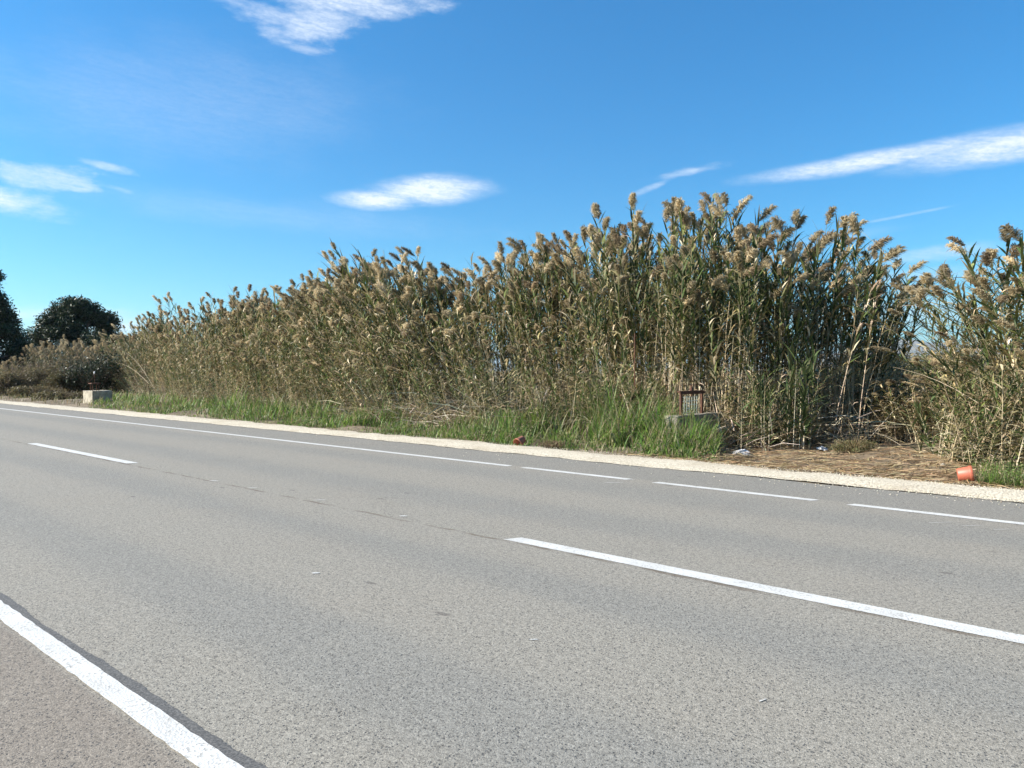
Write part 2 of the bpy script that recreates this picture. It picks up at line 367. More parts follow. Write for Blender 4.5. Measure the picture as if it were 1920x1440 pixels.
# ------------------------------------------------------------------ plant parts as arrays
def vary(c, k=.18):
    c = np.array(c, float); return c * (1 + rng.uniform(-k, k)) * (1 + rng.uniform(-k * .3, k * .3, 3))
class Arr:
    def __init__(s): s.V = []; s.T = []; s.C = []; s.n = 0
    def add(s, V, T, C):
        V = np.asarray(V, float); T = np.asarray(T, int); C = np.asarray(C, float)
        if C.ndim == 1: C = np.repeat(C[None], len(V), 0)
        s.V.append(V); s.T.append(T + s.n); s.C.append(C); s.n += len(V)
    def get(s):
        if not s.V: return np.zeros((0, 3)), np.zeros((0, 3), int), np.zeros((0, 3))
        return np.concatenate(s.V), np.concatenate(s.T), np.concatenate(s.C)
def tube(A, pts, rad, col, seg=3):
    pts = np.asarray(pts, float); n = len(pts); V = []
    for i in range(n):
        for k in range(seg):
            t = 2 * math.pi * k / seg; V.append(pts[i] + np.array([math.cos(t), math.sin(t), 0]) * rad[i])
    T = []
    for i in range(n - 1):
        for k in range(seg):
            a = i * seg + k; b = i * seg + (k + 1) % seg; T += [(a, b, b + seg), (a, b + seg, a + seg)]
    C = np.repeat(np.asarray(col, float), seg, 0) if np.ndim(col) == 2 else np.asarray(col, float)
    A.add(V, T, C)
def blade(A, base, az_, a0, L, w, droop, col, n=4, col2=None, twist=0.):
    """flat tapering leaf: starts a0 from vertical and curves outwards by droop"""
    h = np.array([math.cos(az_), math.sin(az_), 0.]); p = np.array(base, float); a = a0
    side = np.array([-math.sin(az_ + twist), math.cos(az_ + twist), rng.uniform(-.4, .4)]); side /= np.linalg.norm(side)
    V = []; prof = [.55, 1., .82, .45, 0.] if n == 4 else [.6, 1, .6, 0.]
    for i in range(n + 1):
        if i < n: V += [p - side * w / 2 * prof[i], p + side * w / 2 * prof[i]]
        else: V.append(p)
        d_ = h * math.sin(a) + np.array([0, 0, math.cos(a)]); p = p + d_ * L / n; a += droop / n
    T = []
    for i in range(n - 1): b = 2 * i; T += [(b, b + 1, b + 3), (b, b + 3, b + 2)]
    T.append((2 * n - 2, 2 * n - 1, 2 * n))
    C = np.asarray(col, float)
    if col2 is not None:
        k = np.linspace(0, 1, n + 1) ** 1.5; k = np.r_[np.repeat(k[:-1], 2), k[-1]][:, None]; C = C * (1 - k) + np.asarray(col2) * k
    A.add(V, T, C)
GREEN = [(.044, .068, .022), (.062, .092, .027), (.09, .118, .034), (.135, .15, .048), (.034, .054, .021)]
TAN = [(.44, .36, .225), (.52, .435, .285), (.37, .29, .17), (.27, .20, .115), (.60, .51, .36)]
PL = [(.41, .33, .20), (.47, .385, .24), (.29, .22, .135), (.53, .44, .285), (.37, .30, .18)]
def plume(A, p0, dirv, size, nst, side, flf=1.0, w=.010):
    """fluffy one-sided seed head hanging from p0 along dirv"""
    base = np.array(PL[rng.integers(len(PL))]) * rng.uniform(.82, 1.15)
    dirv = np.array(dirv, float); dirv /= np.linalg.norm(dirv)
    m_ = int(nst)
    t = rng.uniform(0, 1, m_) ** .9
    L = size * .72
    bend = np.array([side[0], side[1], -.5])
    axisp = p0 + dirv * (t * L)[:, None] + bend * ((t ** 2) * L * .35)[:, None]
    ph = rng.uniform(0, 2 * math.pi, m_)
    out_ = np.c_[np.cos(ph), np.sin(ph), np.zeros(m_)]
    ln = size * (.28 + .30 * rng.random(m_)) * (1 - .45 * t) * flf * (.4 + np.minimum(t * 4, 1) * .6)
    d1 = out_ * rng.uniform(.5, 1.2, m_)[:, None] + dirv * .55 + np.array([side[0], side[1], 0]) * .5
    d1 /= np.linalg.norm(d1, axis=1)[:, None]
    mid_ = axisp + d1 * (ln * .55)[:, None]
    tip = mid_ + (d1 * .55 + np.array([side[0] * .4, side[1] * .4, -.65])) * (ln * .55)[:, None]
    sd = np.cross(d1, rng.normal(size=(m_, 3))); sd /= np.linalg.norm(sd, axis=1)[:, None] + 1e-9
    ww = w * rng.uniform(.6, 1.4, m_)[:, None]
    V = np.stack([axisp - sd * ww * .3, axisp + sd * ww * .3, mid_ - sd * ww * .6, mid_ + sd * ww * .6, tip], 1).reshape(-1, 3)
    b = (np.arange(m_) * 5)[:, None]
    T = np.concatenate([b + [0, 1, 3], b + [0, 3, 2], b + [2, 3, 4]], 0)
    C = np.repeat(base[None] * rng.uniform(.7, 1.25, (m_, 1)), 5, 0)
    A.add(V, T, C)
def reed(H, kind, detail=1.0, ps=1.0):
    """returns stem, leaf and plume arrays of one upright reed; kind: green, yellowing, dry, young"""
    st, lf, pm = Arr(), Arr(), Arr(); blow = {'blown_right': 1, 'blown_left': -1}.get(kind, 0)
    if blow: kind = 'green'
    shoot = kind == 'shoot'; noplume = kind == 'bare'
    if noplume: kind = 'green'
    if shoot: kind = 'leafy'
    n = 6; cz = np.linspace(0, 1, n); wob = rng.normal(0, .02, (n, 2)) * H * .25; wob[0] = 0
    pts = np.c_[wob * cz[:, None], cz * H * .95]
    lo = vary((.54, .45, .31) if rng.random() < .5 else TAN[rng.integers(len(TAN))], .22); hi = vary((.17, .155, .07), .25) if kind != 'dry' else vary(TAN[2], .2)
    cc = lo[None] * (1 - cz[:, None] ** 1.5) + hi[None] * cz[:, None] ** 1.5
    tube(st, pts, np.linspace(.0125, .0055, n), cc)
    def on(t): 
        return np.array([np.interp(t * H * .95, pts[:, 2], pts[:, 0]), np.interp(t * H * .95, pts[:, 2], pts[:, 1]), t * H * .95])
    az0 = rng.uniform(0, 2 * math.pi)
    nl = int({'green': 24, 'yellowing': 20, 'dry': 12, 'young': 15, 'leafy': 26}[kind] * detail)
    lo_t = {'green': .42, 'yellowing': .38, 'dry': .2, 'young': .1, 'leafy': .22 if not shoot else .05}[kind]
    for i in range(nl):
        t = lo_t + (.985 - lo_t) * (i + rng.uniform(-.3, .3)) / nl; t = min(max(t, .05), .985)
        az_ = az0 + math.pi * (i % 2) + rng.normal(0, .35)
        g_ = kind in ('green', 'young') or (kind == 'yellowing' and rng.random() < .45) or (kind == 'leafy' and rng.random() < (.85 if shoot else .5))
        if kind == 'green' and rng.random() < (.27 if t > .6 else .6): g_ = False
        if g_: c_ = vary(GREEN[rng.integers(len(GREEN))], .25); c2 = vary(TAN[3], .2) if rng.random() < .3 else None
        else: c_ = vary((.30, .245, .115) if rng.random() < .45 else TAN[rng.integers(len(TAN))], .25); c2 = None
        if kind == 'young': c_ = vary((.06, .085, .03) if rng.random() < .6 else (.09, .12, .045), .25)
        Lf = rng.uniform(.38, .68) * (.8 if t > .9 else 1)
        blade(lf, on(t), az_, rng.uniform(.3, 1.0) if t > .5 else rng.uniform(.5, 1.2), Lf, rng.uniform(.036, .056), rng.uniform(.1, .9) if g_ else rng.uniform(.8, 2.2), c_, col2=c2)
    for i in range(int({'green': 6, 'yellowing': 9, 'dry': 11, 'young': 1, 'leafy': 7}[kind] * detail)):   # dead leaves hanging low
        t = rng.uniform(.06, .55); blade(lf, on(t), rng.uniform(0, 6.28), rng.uniform(.5, 1.6), rng.uniform(.22, .5), rng.uniform(.018, .034), rng.uniform(.8, 2.0), vary(TAN[rng.integers(len(TAN))], .25), n=3)
    if kind in ('green', 'yellowing') and not noplume:
        a = rng.uniform(0, 6.28); s_ = np.array([math.cos(a), math.sin(a)]) * rng.uniform(.2, .8)
        if blow: s_ = RIGHT * blow * rng.uniform(.6, 1.1) + rng.normal(0, .12, 2)
        plume(pm, on(.985), (s_[0] * .6, s_[1] * .6, .9), rng.uniform(.34, .52) * ps, 240 * detail, s_, 1.05, .012)
    return st, lf, pm
# ------------------------------------------------------------------ where reeds stand
cols_ = np.array([200, 250, 300, 400, 500, 700, 900, 1100, 1250, 1400, 1560, 1670])
yfr_ = np.array([20., 18.2, 16.6, 15.7, 15.0, 14.1, 14.5, 15.3, 15.0, 15.0, 17.0, 17.0])
env_c = np.array([200, 250, 330, 400, 500, 600, 660, 700, 750, 800, 860, 930, 975, 1050, 1150, 1230, 1290, 1350, 1400, 1440, 1480, 1530, 1600, 1650, 1680])
env_y = -14 - 14 * (env_c < 1160) + np.array([650, 630, 590, 582, 562, 540, 515, 495, 470, 480, 495, 490, 462, 448, 430, 400, 380, 370, 385, 435, 425, 430, 445, 480, 520])
LEAN_C = np.array([230, 290, 400, 550, 700, 850, 950, 1100, 1250, 1450, 1600, 1680]); LEAN_V = np.array([-.75, -.25, -.05, -.12, -.34, -.30, -.12, -.10, .0, .03, .10, .25])
def bed_height(px, y0):
    x, z = at(px, y0 + 1.2); return hgt(np.interp(px, env_c, env_y), z)
inst = []      # x, y, scale height, lean x, lean y, kind, column, depth from front
N = 7800
xs = rng.uniform(-60, -4.2, N); dd = rng.random(N) ** 1.1
for x, d_ in zip(xs, dd):
    y = 15.0; px = 600.
    for _ in range(3):
        px, _z = col_of(x, y); y0 = np.interp(px, cols_, yfr_); depth = np.interp(px, [200, 900, 1100, 1400, 1700], [5, 4.8, 4.0, 4.4, 4.6]); y = y0 + d_ * depth
    px, z = col_of(x, y)
    if px < 238 or px > 1665 or (px < 430 and rng.random() < .45): continue
    wave = .35 * nz(x * 1.0, 1.3, 2) + .25 * nz(x, 3.1, 7)
    y += wave
    dep = y - y0
    # clumped: a few places are thinner
    if mnoise.noise(Vector((x * .9, y * .9, 0))) < -.30 and rng.random() < .7: continue
    if dep < 2.5 and mnoise.noise(Vector((x * 2.3, y * 2.3, 8))) < -.10 and rng.random() < .62: continue
    Hm = bed_height(px, y0)
    if px < 1120: prof = .36 + .64 * np.clip(dep / 2.3, 0, 1) ** .8
    else: prof = .80 + .2 * np.clip(dep / 1.2, 0, 1)
    hf = prof * (rng.triangular(.62, .90, 1.04)) * (1 + .22 * mnoise.noise(Vector((x * .75, y * .75, 21))) + .10 * mnoise.noise(Vector((x * 2.2, y * 2.2, 4))))
    r = rng.random()
    kind = 'green' if r < .45 else 'yellowing' if r < .76 else 'dry'
    if px < 1120 and dep < 2.4 and rng.random() < .52 or rng.random() < .05: kind = 'leafy' if kind != 'dry' else kind
    if px >= 1120 and hf < .88 and kind in ('green', 'yellowing') and rng.random() < .6: kind = 'bare'
    if kind == 'green' and rng.random() < .6: kind = 'blown_right' if 1330 < px < 1700 else 'blown_left' if 560 < px < 1080 else kind
    if kind == 'dry': hf *= rng.uniform(.45, .9)
    if px < 430: hf *= rng.uniform(.62, 1.08)
    ln = np.interp(px, LEAN_C, LEAN_V) * (1.15 - .5 * min(1, dep / 3)) + rng.normal(0, .09)
    lv = RIGHT * ln + FWD * rng.normal(-.03, .08)
    inst.append([x, y, Hm * hf, lv[0], lv[1], kind, px, dep])
for _ in range(900):                                      # the clump right of the opening
    x = rng.uniform(-3.5, 6.0); d_ = rng.random(); y = np.interp(x, [-3.6, -2.8, -2.0, 6], [15.8, 14.4, 13.5, 13.2]) + d_ * 4.2
    px, z = col_of(x, y); 
    if px < 1768: continue
    dep = d_ * 4.2
    prof = .42 + .58 * np.clip(dep / 2.0, 0, 1)
    Hm = 4.2 if px > 1880 else np.interp(px, [1700, 1800, 1860, 1900], [2.6, 3.4, 4.0, 4.3])
    r = rng.random(); kind = 'green' if r < .32 else 'yellowing' if r < .50 else 'leafy' if r < .68 else 'dry'
    hf = prof * rng.triangular(.6, .9, 1.03) * (rng.uniform(.5, .9) if kind == 'dry' else 1)
    ln = np.interp(px, [1745, 1800, 1900, 2100], [-.6, -.5, -.3, -.15]) * (1.2 - .5 * min(1, dep / 3)) + rng.normal(0, .16)
    lv = RIGHT * ln + FWD * rng.normal(-.05, .1)
    inst.append([x, y, Hm * hf, lv[0], lv[1], kind, px, dep])

for _ in range(900):                                      # leafy shoots at the foot of the bed
    px = rng.choice([rng.uniform(250, 1270), rng.uniform(1350, 1520), rng.uniform(1760, 1960)], p=[.72, .1, .18])
    y0 = np.interp(px, [250, 300, 400, 500, 700, 900, 1100, 1270, 1520, 1760, 1850, 1960], [18, 16.5, 15.6, 14.9, 14.0, 14.3, 15.0, 15.2, 15.8, 14.8, 13.6, 13.1])
    y = y0 + rng.uniform(-.9, .6); x, z = at(px, y); ln = np.interp(px, LEAN_C, LEAN_V) * .8 + rng.normal(0, .2); lv = RIGHT * ln + FWD * rng.normal(-.1, .15)
    inst.append([x, y, rng.uniform(.6, 1.9), lv[0], lv[1], 'shoot' if rng.random() < .7 else 'dry', px, 9.])
for _ in range(560):                                      # lower growth that closes the back of the opening
    px = rng.uniform(1640, 1850); y = rng.uniform(16.9, 20.0); x, z = at(px, y)
    lv = RIGHT * rng.normal(-.1, .25)
    inst.append([x, y, rng.uniform(.7, 1.5), lv[0], lv[1], 'dry' if rng.random() < .6 else 'yellowing', px, 5.])
for _ in range(800):                                      # dead undergrowth deep in the bed
    px = rng.uniform(1150, 1690); y = np.interp(px, cols_, yfr_) + rng.uniform(1.2, 5.0); x, z = at(px, y)
    lv = RIGHT * rng.normal(0, .3)
    inst.append([x, y, rng.uniform(.7, 1.7), lv[0], lv[1], 'dry', px, 5.])
# the reeds that can be told apart on the skyline: photo column and row of the plume top, line y of the base, lean
SKY_LINE = [(250, 588, 18.5, -.5), (325, 546, 17.8, -.2), (372, 548, 17.4, -.15), (395, 550, 17.4, -.05), (457, 538, 17.2, .05), (488, 543, 17, -.1),
  (552, 528, 16.8, -.1), (570, 538, 17, 0), (606, 512, 16.7, -.2), (632, 506, 16.6, -.15), (667, 476, 16.5, .05), (682, 498, 16.2, -.1), (728, 444, 16.4, -.3), (746, 462, 16.3, -.25), (779, 453, 16.4, -.35), (802, 475, 16.2, -.2),
  (852, 482, 16.4, -.1), (875, 488, 16.6, -.1), (920, 476, 16.6, .1), (942, 482, 16.5, .0), (966, 442, 16.8, -.15), (982, 434, 17, -.1), (1010, 448, 16.9, -.05), (1046, 432, 16.9, -.15), (1078, 420, 17, -.2), (1106, 412, 17, -.25), (1146, 424, 17, 0),
  (1172, 404, 16.9, .05), (1196, 400, 17, 0), (1224, 406, 17.1, .05), (1260, 368, 17, .0), (1291, 353, 17.2, .05), (1322, 382, 16.8, .05), (1351, 345, 17.3, -.02), (1384, 365, 17, .12), (1400, 352, 17.3, .15), (1404, 388, 17, .18),
  (1446, 400, 17.2, .12), (1474, 408, 17, .05), (1512, 412, 17.3, .1), (1535, 418, 17, .12), (1592, 424, 17.2, .15), (1622, 434, 17.0, .12), (1646, 452, 17, .1), (1668, 468, 16.8, .3),
  (1862, 404, 15.8, -.05), (1830, 448, 15.4, -.15), (1905, 398, 15.4, -.1), (1757, 482, 15.6, -.3), (1722, 540, 15.2, -.55), (1700, 505, 15.8, -.45), (1742, 520, 15, -.5), (1790, 500, 15.2, -.4)]

# ---- prototypes; the copies below share these meshes
KINDS = {'green': 12, 'yellowing': 9, 'dry': 6, 'blown_right': 6, 'blown_left': 6, 'leafy': 10, 'shoot': 8, 'bare': 8}
HN = 4.2
proto = {k: [[a.get() for a in reed(HN, k)] for _ in range(n)] for k, n in KINDS.items()}
def bake(var, hs_, lean, yaw=0.):
    """bend a prototype of height HN to height hs_ with a lean, keeping leaf size"""
    out_ = []
    c_, s_ = math.cos(yaw), math.sin(yaw)
    for (V, T, C) in var:
        V = V.copy()
        if len(V):
            x = V[:, 0] * c_ - V[:, 1] * s_; y = V[:, 0] * s_ + V[:, 1] * c_; z = V[:, 2]
            k = hs_ / HN; q = np.clip(z / HN, 0, 1.1); L = math.hypot(*lean)
            sq = .45 + .55 * min(1, k) if k < 1 else 1
            x *= sq; y *= sq
            V = np.c_[x + lean[0] * hs_ * q ** 1.35, y + lean[1] * hs_ * q ** 1.35, z * k * (1 - .28 * min(L, 1.1) ** 1.6 * q)]
        out_.append((V, T, C))
    return out_
# individual reeds: the skyline ones, then the foremost in every part of the bed
indiv = []
for (px, py, Y, ln) in SKY_LINE:
    xt, z = at(px, Y + .0); H = hgt(py, z) * .965
    base = np.array([xt, Y]) - RIGHT * ln * H
    indiv.append([base[0], base[1], H * (1 + .28 * abs(ln) ** 1.6), RIGHT[0] * ln, RIGHT[1] * ln, 'blown_right' if 1370 < px < 1700 else 'blown_left' if 640 < px < 1000 else 'green', px, 2., True])
cand = [i for i, q in enumerate(inst) if 240 < q[6] < 1935 and q[5] not in ('dry', 'shoot') and q[7] < 1.5]
def seen(i):
    q = inst[i]; return q[2] / col_of(q[0], q[1])[1] * math.exp(-.8 * max(0, q[7]))
pick = []
bins = {}
for i in cand: bins.setdefault(int(inst[i][6] // 62), []).append(i)
for b in bins.values():
    b.sort(key=seen, reverse=True); pick += b[:9]
pick = pick[:300 - len(indiv)]; ps = set(pick)
for i in pick: indiv.append(inst[i] + [False])
mass = [q for i, q in enumerate(inst) if i not in ps]

SECT = [(330, 'at the far left end of the bed'), (430, 'right of the far left bed end'), (540, 'in the low left stretch of the bed'), (650, 'where the bed starts rising on the left'),
        (760, 'above the left part of the bleached stalks'), (870, 'above the middle of the bleached stalks'), (960, 'just left of the broken terracotta pot'), (1060, 'above the broken terracotta pot'),
        (1150, 'left of the rusty pole'), (1240, 'around the rusty pole'), (1330, 'behind the rusty gate frame'), (1425, 'right of the rusty gate frame'),
        (1520, 'behind the young green canes'), (1610, 'above the dry bush'), (1700, 'at the left edge of the opening'), (1800, 'at the right edge of the opening'), (1870, 'above the red flower pot'), (9999, 'at the right edge of the photo')]
UNIQ = {728: 'dark plumed reed standing up alone, highest of the left half of the bed', 1351: 'tallest reed of all, its upright plume topping the bed',
        1668: 'reed whose long pale plume blows right over the opening', 1862: 'reed with round pale plume, tallest of the clump right of the opening',
        1700: 'reed poking its plume highest out over the opening from the right', 250: 'reed sticking out furthest left of the whole bed',
        667: 'highest reed on the skyline left of the lone dark plume', 1404: 'lowest of three reeds blowing right from the tallest clump', 1400: 'topmost of three reeds blowing right from the tallest clump', 1384: 'middle of three reeds blowing right from the tallest clump',
        966: 'left one of two neighbouring skyline reeds above the broken terracotta pot', 982: 'right one of two neighbouring skyline reeds above the broken terracotta pot', 1291: 'second tallest reed, left of the tallest one on the skyline', 1830: 'skyline reed just left of the tallest one right of the opening',
        1446: 'first skyline reed right of the tallest clump, beyond the sky notch', 1722: 'lowest plumed reed leaning left into the opening on the skyline', 779: 'second dark skyline plume right of the lone dark one'}
def describe(px, H, kind, ln, hero):
    place = next(pl for lim, pl in SECT if px < lim)
    hw = 'tall' if H > 4.3 else 'medium high' if H > 3.1 else 'short'
    lw = 'left leaning' if ln < -.15 else 'right leaning' if ln > .12 else 'upright'
    kw = {'yellowing': 'yellowing plumed', 'leafy': 'plumeless leafy', 'bare': 'plumeless green topped'}.get(kind, 'green leaved plumed')
    return (f"{hw} {lw} {kw} {'skyline ' if hero else ''}reed {place}", f"{hw} {lw} {kw} reeds {place}")
shared = {}
def shared_var(kind, hb, lb, vi):
    key = (kind, hb, lb, vi)
    if key not in shared:
        hs_ = 1.2 + hb * .35
        parts = bake(proto[kind][vi], hs_, RIGHT * lb * .12)
        ms = []
        for nm, (V, T, C), mt in zip(('stem', 'leaf_cover', 'plume'), parts, (M_STEM, M_LEAF, M_PLUME)):
            ms.append(mesh_np(nm, V, T, C, mats=[mt], link=False) if len(V) else None)
        shared[key] = ms
    return shared[key], 1.2 + hb * .35
for q in indiv:
    x, y, H, lx, ly, kind, px, dep, hero = q
    lb = int(round((lx * RIGHT[0] + ly * RIGHT[1]) / .12)); hb = int(round((H - 1.2) / .35))
    ms, h0 = shared_var(kind, hb, lb, int(rng.integers(6)))
    r = empty('reed', (x, y, float(gz(x, y)) - .02), rng.uniform(-.35, .35)); sc_ = H / h0; r.scale = (sc_,) * 3
    for nm, me in zip(('stem', 'leaf_cover', 'plume'), ms):
        if me is None: continue
        o = bpy.data.objects.new(nm, me); COL.objects.link(o); o.parent = r
    lab, grp = describe(px, H, kind, lx * RIGHT[0] + ly * RIGHT[1], hero)
    if hero and px in UNIQ: tag(r, UNIQ[px], 'reed', 'tall reeds beside the road')
    else: tag(r, lab, 'reed', grp)

def scatter(name, protos, rows, mats, H0, z0=lambda x, y: gz(x, y) - .02):
    """one mesh with every remaining reed of a stand; rows: x, y, height, leanx, leany, kind"""
    VV, TT, CC, MM = [], [], [], []; off = 0
    groups = {}
    for q in rows: groups.setdefault((q[5], int(rng.integers(len(protos[q[5]])))), []).append(q)
    for (kind, vi), qs in groups.items():
        for mi, (V, T, C) in enumerate(protos[kind][vi]):
            if not len(V): continue
            A = np.array([[q[0], q[1], q[2], q[3], q[4]] for q in qs]); n = len(A)
            yaw = np.random.default_rng(vi * 7 + 1).uniform(0, 2 * math.pi, n); br = np.random.default_rng(vi + 5).uniform(.78, 1.22, n)
            c_, s_ = np.cos(yaw)[:, None], np.sin(yaw)[:, None]; k = (A[:, 2] / H0)[:, None]
            sq = np.where(k < 1, .45 + .55 * k, 1.)
            x = (V[None, :, 0] * c_ - V[None, :, 1] * s_) * sq; y = (V[None, :, 0] * s_ + V[None, :, 1] * c_) * sq
            qz = np.clip(V[None, :, 2] / H0, 0, 1.1); Ln = np.hypot(A[:, 3], A[:, 4])[:, None]
            x = x + A[:, 3:4] * A[:, 2:3] * qz ** 1.35 + A[:, 0:1]; y = y + A[:, 4:5] * A[:, 2:3] * qz ** 1.35 + A[:, 1:2]
            z = V[None, :, 2] * k * (1 - .28 * np.minimum(Ln, 1.1) ** 1.6 * qz) + z0(A[:, 0:1], A[:, 1:2])
            VV.append(np.stack([x, y, z], -1).reshape(-1, 3))
            TT.append((T[None] + (np.arange(n) * len(V))[:, None, None]).reshape(-1, 3) + off); off += n * len(V)
            CC.append((C[None] * br[:, None, None]).reshape(-1, 3)); MM.append(np.full(n * len(T), mi))
    return mesh_np(name, np.concatenate(VV), np.concatenate(TT), np.concatenate(CC), np.concatenate(MM), mats)
proto_m = {k: v for k, v in proto.items()}
o = scatter('reed_bed', proto_m, mass, [M_STEM, M_LEAF, M_PLUME], HN)
tag(o, 'dense mass of dry and green reeds with brown plumes along the whole road', 'reeds', kind='stuff')

# ------------------------------------------------------------------ stalk litter, grass, gravel stones
def stalks(name, n, sampler, label, cat, cols=TAN, mat=None):
    A = Arr()
    for _ in range(n):
        x, y, z, az_, tilt, L, w = sampler()
        dv = np.array([math.cos(az_) * math.cos(tilt), math.sin(az_) * math.cos(tilt), math.sin(tilt)]); p = np.array([x, y, z]); c_ = vary(cols[rng.integers(len(cols))], .3)
        sd = np.cross(dv, [0, 0, 1.]); sd /= np.linalg.norm(sd) + 1e-9; upv = np.cross(sd, dv)
        ang = rng.uniform(-.8, .8); sv = (sd * math.cos(ang) + upv * math.sin(ang)) * w / 2
        sag = np.array([0, 0, -.06 * L])
        V = [p - sv, p + sv, p + dv * L / 2 - sv - sag, p + dv * L / 2 + sv - sag, p + dv * L - sv * .4, p + dv * L + sv * .4]
        A.add(V, [(0, 1, 3), (0, 3, 2), (2, 3, 5), (2, 5, 4)], c_)
    V, T, C = A.get(); o = mesh_np(name, V, T, C, mats=[mat or M_DRY]); tag(o, label, cat, kind='stuff'); return o
def s_bleached():
    px = rng.choice([rng.normal(830, 90), rng.uniform(420, 1180), rng.uniform(1340, 1640)], p=[.55, .33, .12]); y0 = np.interp(px, cols_, yfr_)
    Y = y0 + rng.uniform(-1.3, .5); x, z = at(px, Y)
    return x, Y, float(gz(x, Y)) + abs(rng.normal(0, .25)), rng.uniform(0, 6.28), rng.normal(.1, .35), rng.uniform(.3, 1.5), rng.uniform(.008, .02)
stalks('fallen_reeds', 3800, s_bleached, 'bleached dead reed stalks lying in heaps at the foot of the bed', 'dead stalks', cols=TAN + [(.5, .44, .34), (.55, .48, .37)])
def s_straw():
    px = rng.uniform(1290, 1960); Y = rng.triangular(11.35, 11.8, 16.0); x, z = at(px, Y)
    if rng.random() < .15: Y = rng.uniform(11.3, 11.6)
    return x, Y, float(gz(x, Y)) + .01 + rng.random() * .035, rng.normal(.7, .7), rng.normal(0, .05), rng.uniform(.05, .34), rng.uniform(.005, .015)
stalks('straw_litter', 7500, s_straw, 'brown straw and reed litter strewn between gravel and opening', 'straw', cols=[(.40, .29, .16), (.30, .20, .11), (.48, .37, .22), (.22, .145, .08), (.35, .26, .15)])
BL = np.array([(0, 0)])
def grass(n, sampler, name, label, cols, cat='grass'):
    A = Arr()
    for _ in range(n):
        q = sampler()
        if q is None: continue
        x, y, h, w = q
        c_ = vary(cols[rng.integers(len(cols))], .28)
        blade(A, (x, y, float(gz(x, y)) - .01), rng.uniform(0, 6.28), rng.uniform(.02, .6), h, w, rng.uniform(.2, 1.9), c_, n=3, col2=vary(TAN[1], .2) if rng.random() < .12 else None)
    V, T, C = A.get(); o = mesh_np(name, V, T, C, mats=[M_GRASS]); return tag(o, label, cat, kind='stuff')
GC = [(.12, .21, .035), (.16, .27, .045), (.08, .145, .03), (.21, .30, .06), (.24, .26, .085), (.09, .17, .035), (.13, .215, .045), (.32, .25, .15), (.26, .215, .12), (.17, .19, .06)]
def s_tall():
    px = rng.uniform(165, 1345); y1 = np.interp(px, [165, 300, 600, 900, 1200, 1345], [16.5, 16.2, 14.9, 14.7, 15.6, 14.5])
    yo = 11.5; t = rng.random() ** 1.15; Y = yo + (y1 - yo) * t + rng.normal(0, .05); x, z = at(px, Y)
    cl = mnoise.noise(Vector((x * .8, Y * .8, 5))) + .5 * mnoise.noise(Vector((x * 2.5, Y * 2.5, 9)))
    if cl < -.04 and rng.random() < .82: return None
    if Y < gout(x) - .10 + .16 * mnoise.noise(Vector((x * 4, 0, 1))): return None
    hmax = np.interp(px, [165, 300, 500, 700, 900, 980, 1100, 1200, 1300, 1345], [.3, .42, .5, .42, .45, .55, .9, .85, .5, .36]) * (.25 + .95 * min(1, (Y - yo) / 1.5))
    return x, Y, hmax * rng.uniform(.3, 1.25) * (1 + .95 * cl), rng.uniform(.012, .026) * min(1.5, max(1, z / 18))
grass(30000, s_tall, 'verge_grass', 'tall bright green grass between gravel shoulder and reeds', GC)
def s_weeds():
    A = Arr(); B = []
    for _ in range(150):
        px = rng.uniform(170, 1340) if rng.random() < .85 else rng.uniform(1840, 1990); Y = rng.uniform(11.45, 13.6) if px < 1400 else rng.uniform(11.5, 12.6); x, z = at(px, Y); hh = rng.uniform(.05, .22)
        B.append((np.array([x, Y, float(gz(x, Y)) + hh * .6]), (rng.uniform(.1, .4), rng.uniform(.1, .3), hh)))
    leafcloud(A, B, 16000, .022, [(.12, .17, .045), (.16, .21, .06), (.09, .13, .035), (.24, .19, .10), (.20, .22, .09), (.30, .24, .15)])
    V, T, C = A.get(); V[:, 2] = np.maximum(V[:, 2], -.03)
    tag(mesh_np('verge_weeds', V, T, C, mats=[M_GRASS]), 'low broad leaved weeds and dead bits mixed into the verge grass', 'weeds', kind='stuff')
def s_right():
    px = rng.uniform(1835, 2050); Y = 11.45 + 2.2 * rng.random() ** 1.4; x, z = at(px, Y)
    if mnoise.noise(Vector((x * 1.5, Y * 1.5, 2))) < -.2: return None
    return x, Y, rng.uniform(.08, .28), rng.uniform(.006, .012)
grass(5000, s_right, 'low_grass', 'low green grass patch right of the red flower pot', GC)
def s_patch():
    if rng.random() < .85: px = rng.normal(1145, 24); Y = 10.45 + rng.normal(0, .045); 
    else: px = rng.choice([610, 780, 390, 1905, 1040, 300, 500, 880]); px += rng.normal(0, 14); Y = (11.15 if px in (1040,) else rng.choice([10.45, 11.2])) + rng.normal(0, .04)
    x, z = at(px, Y); return x, Y, rng.uniform(.02, .06), .006
grass(2600, s_patch, 'low_weeds', 'flat green weeds growing on the pale gravel edge', [(.10, .12, .04), (.15, .15, .06), (.08, .10, .035), (.2, .17, .08)], 'weeds')
def s_field():
    Y = rng.uniform(17, 60); px = rng.uniform(-40, 330) if rng.random() < .6 else rng.uniform(1600, 2000); x, z = at(px, Y)
    if px > 1600: Y = rng.uniform(19, 60); x, z = at(px, Y)
    elif Y < 19 or z > 120: Y = 11.6 + rng.random() * 8; x, z = at(px, Y)
    return x, Y, rng.uniform(.15, .45), .02 * z / 30
grass(9000, s_field, 'field_grass', 'dull green and straw coloured grass of the open ground behind', [(.14, .13, .05), (.10, .115, .04), (.24, .19, .10), (.19, .16, .08)])
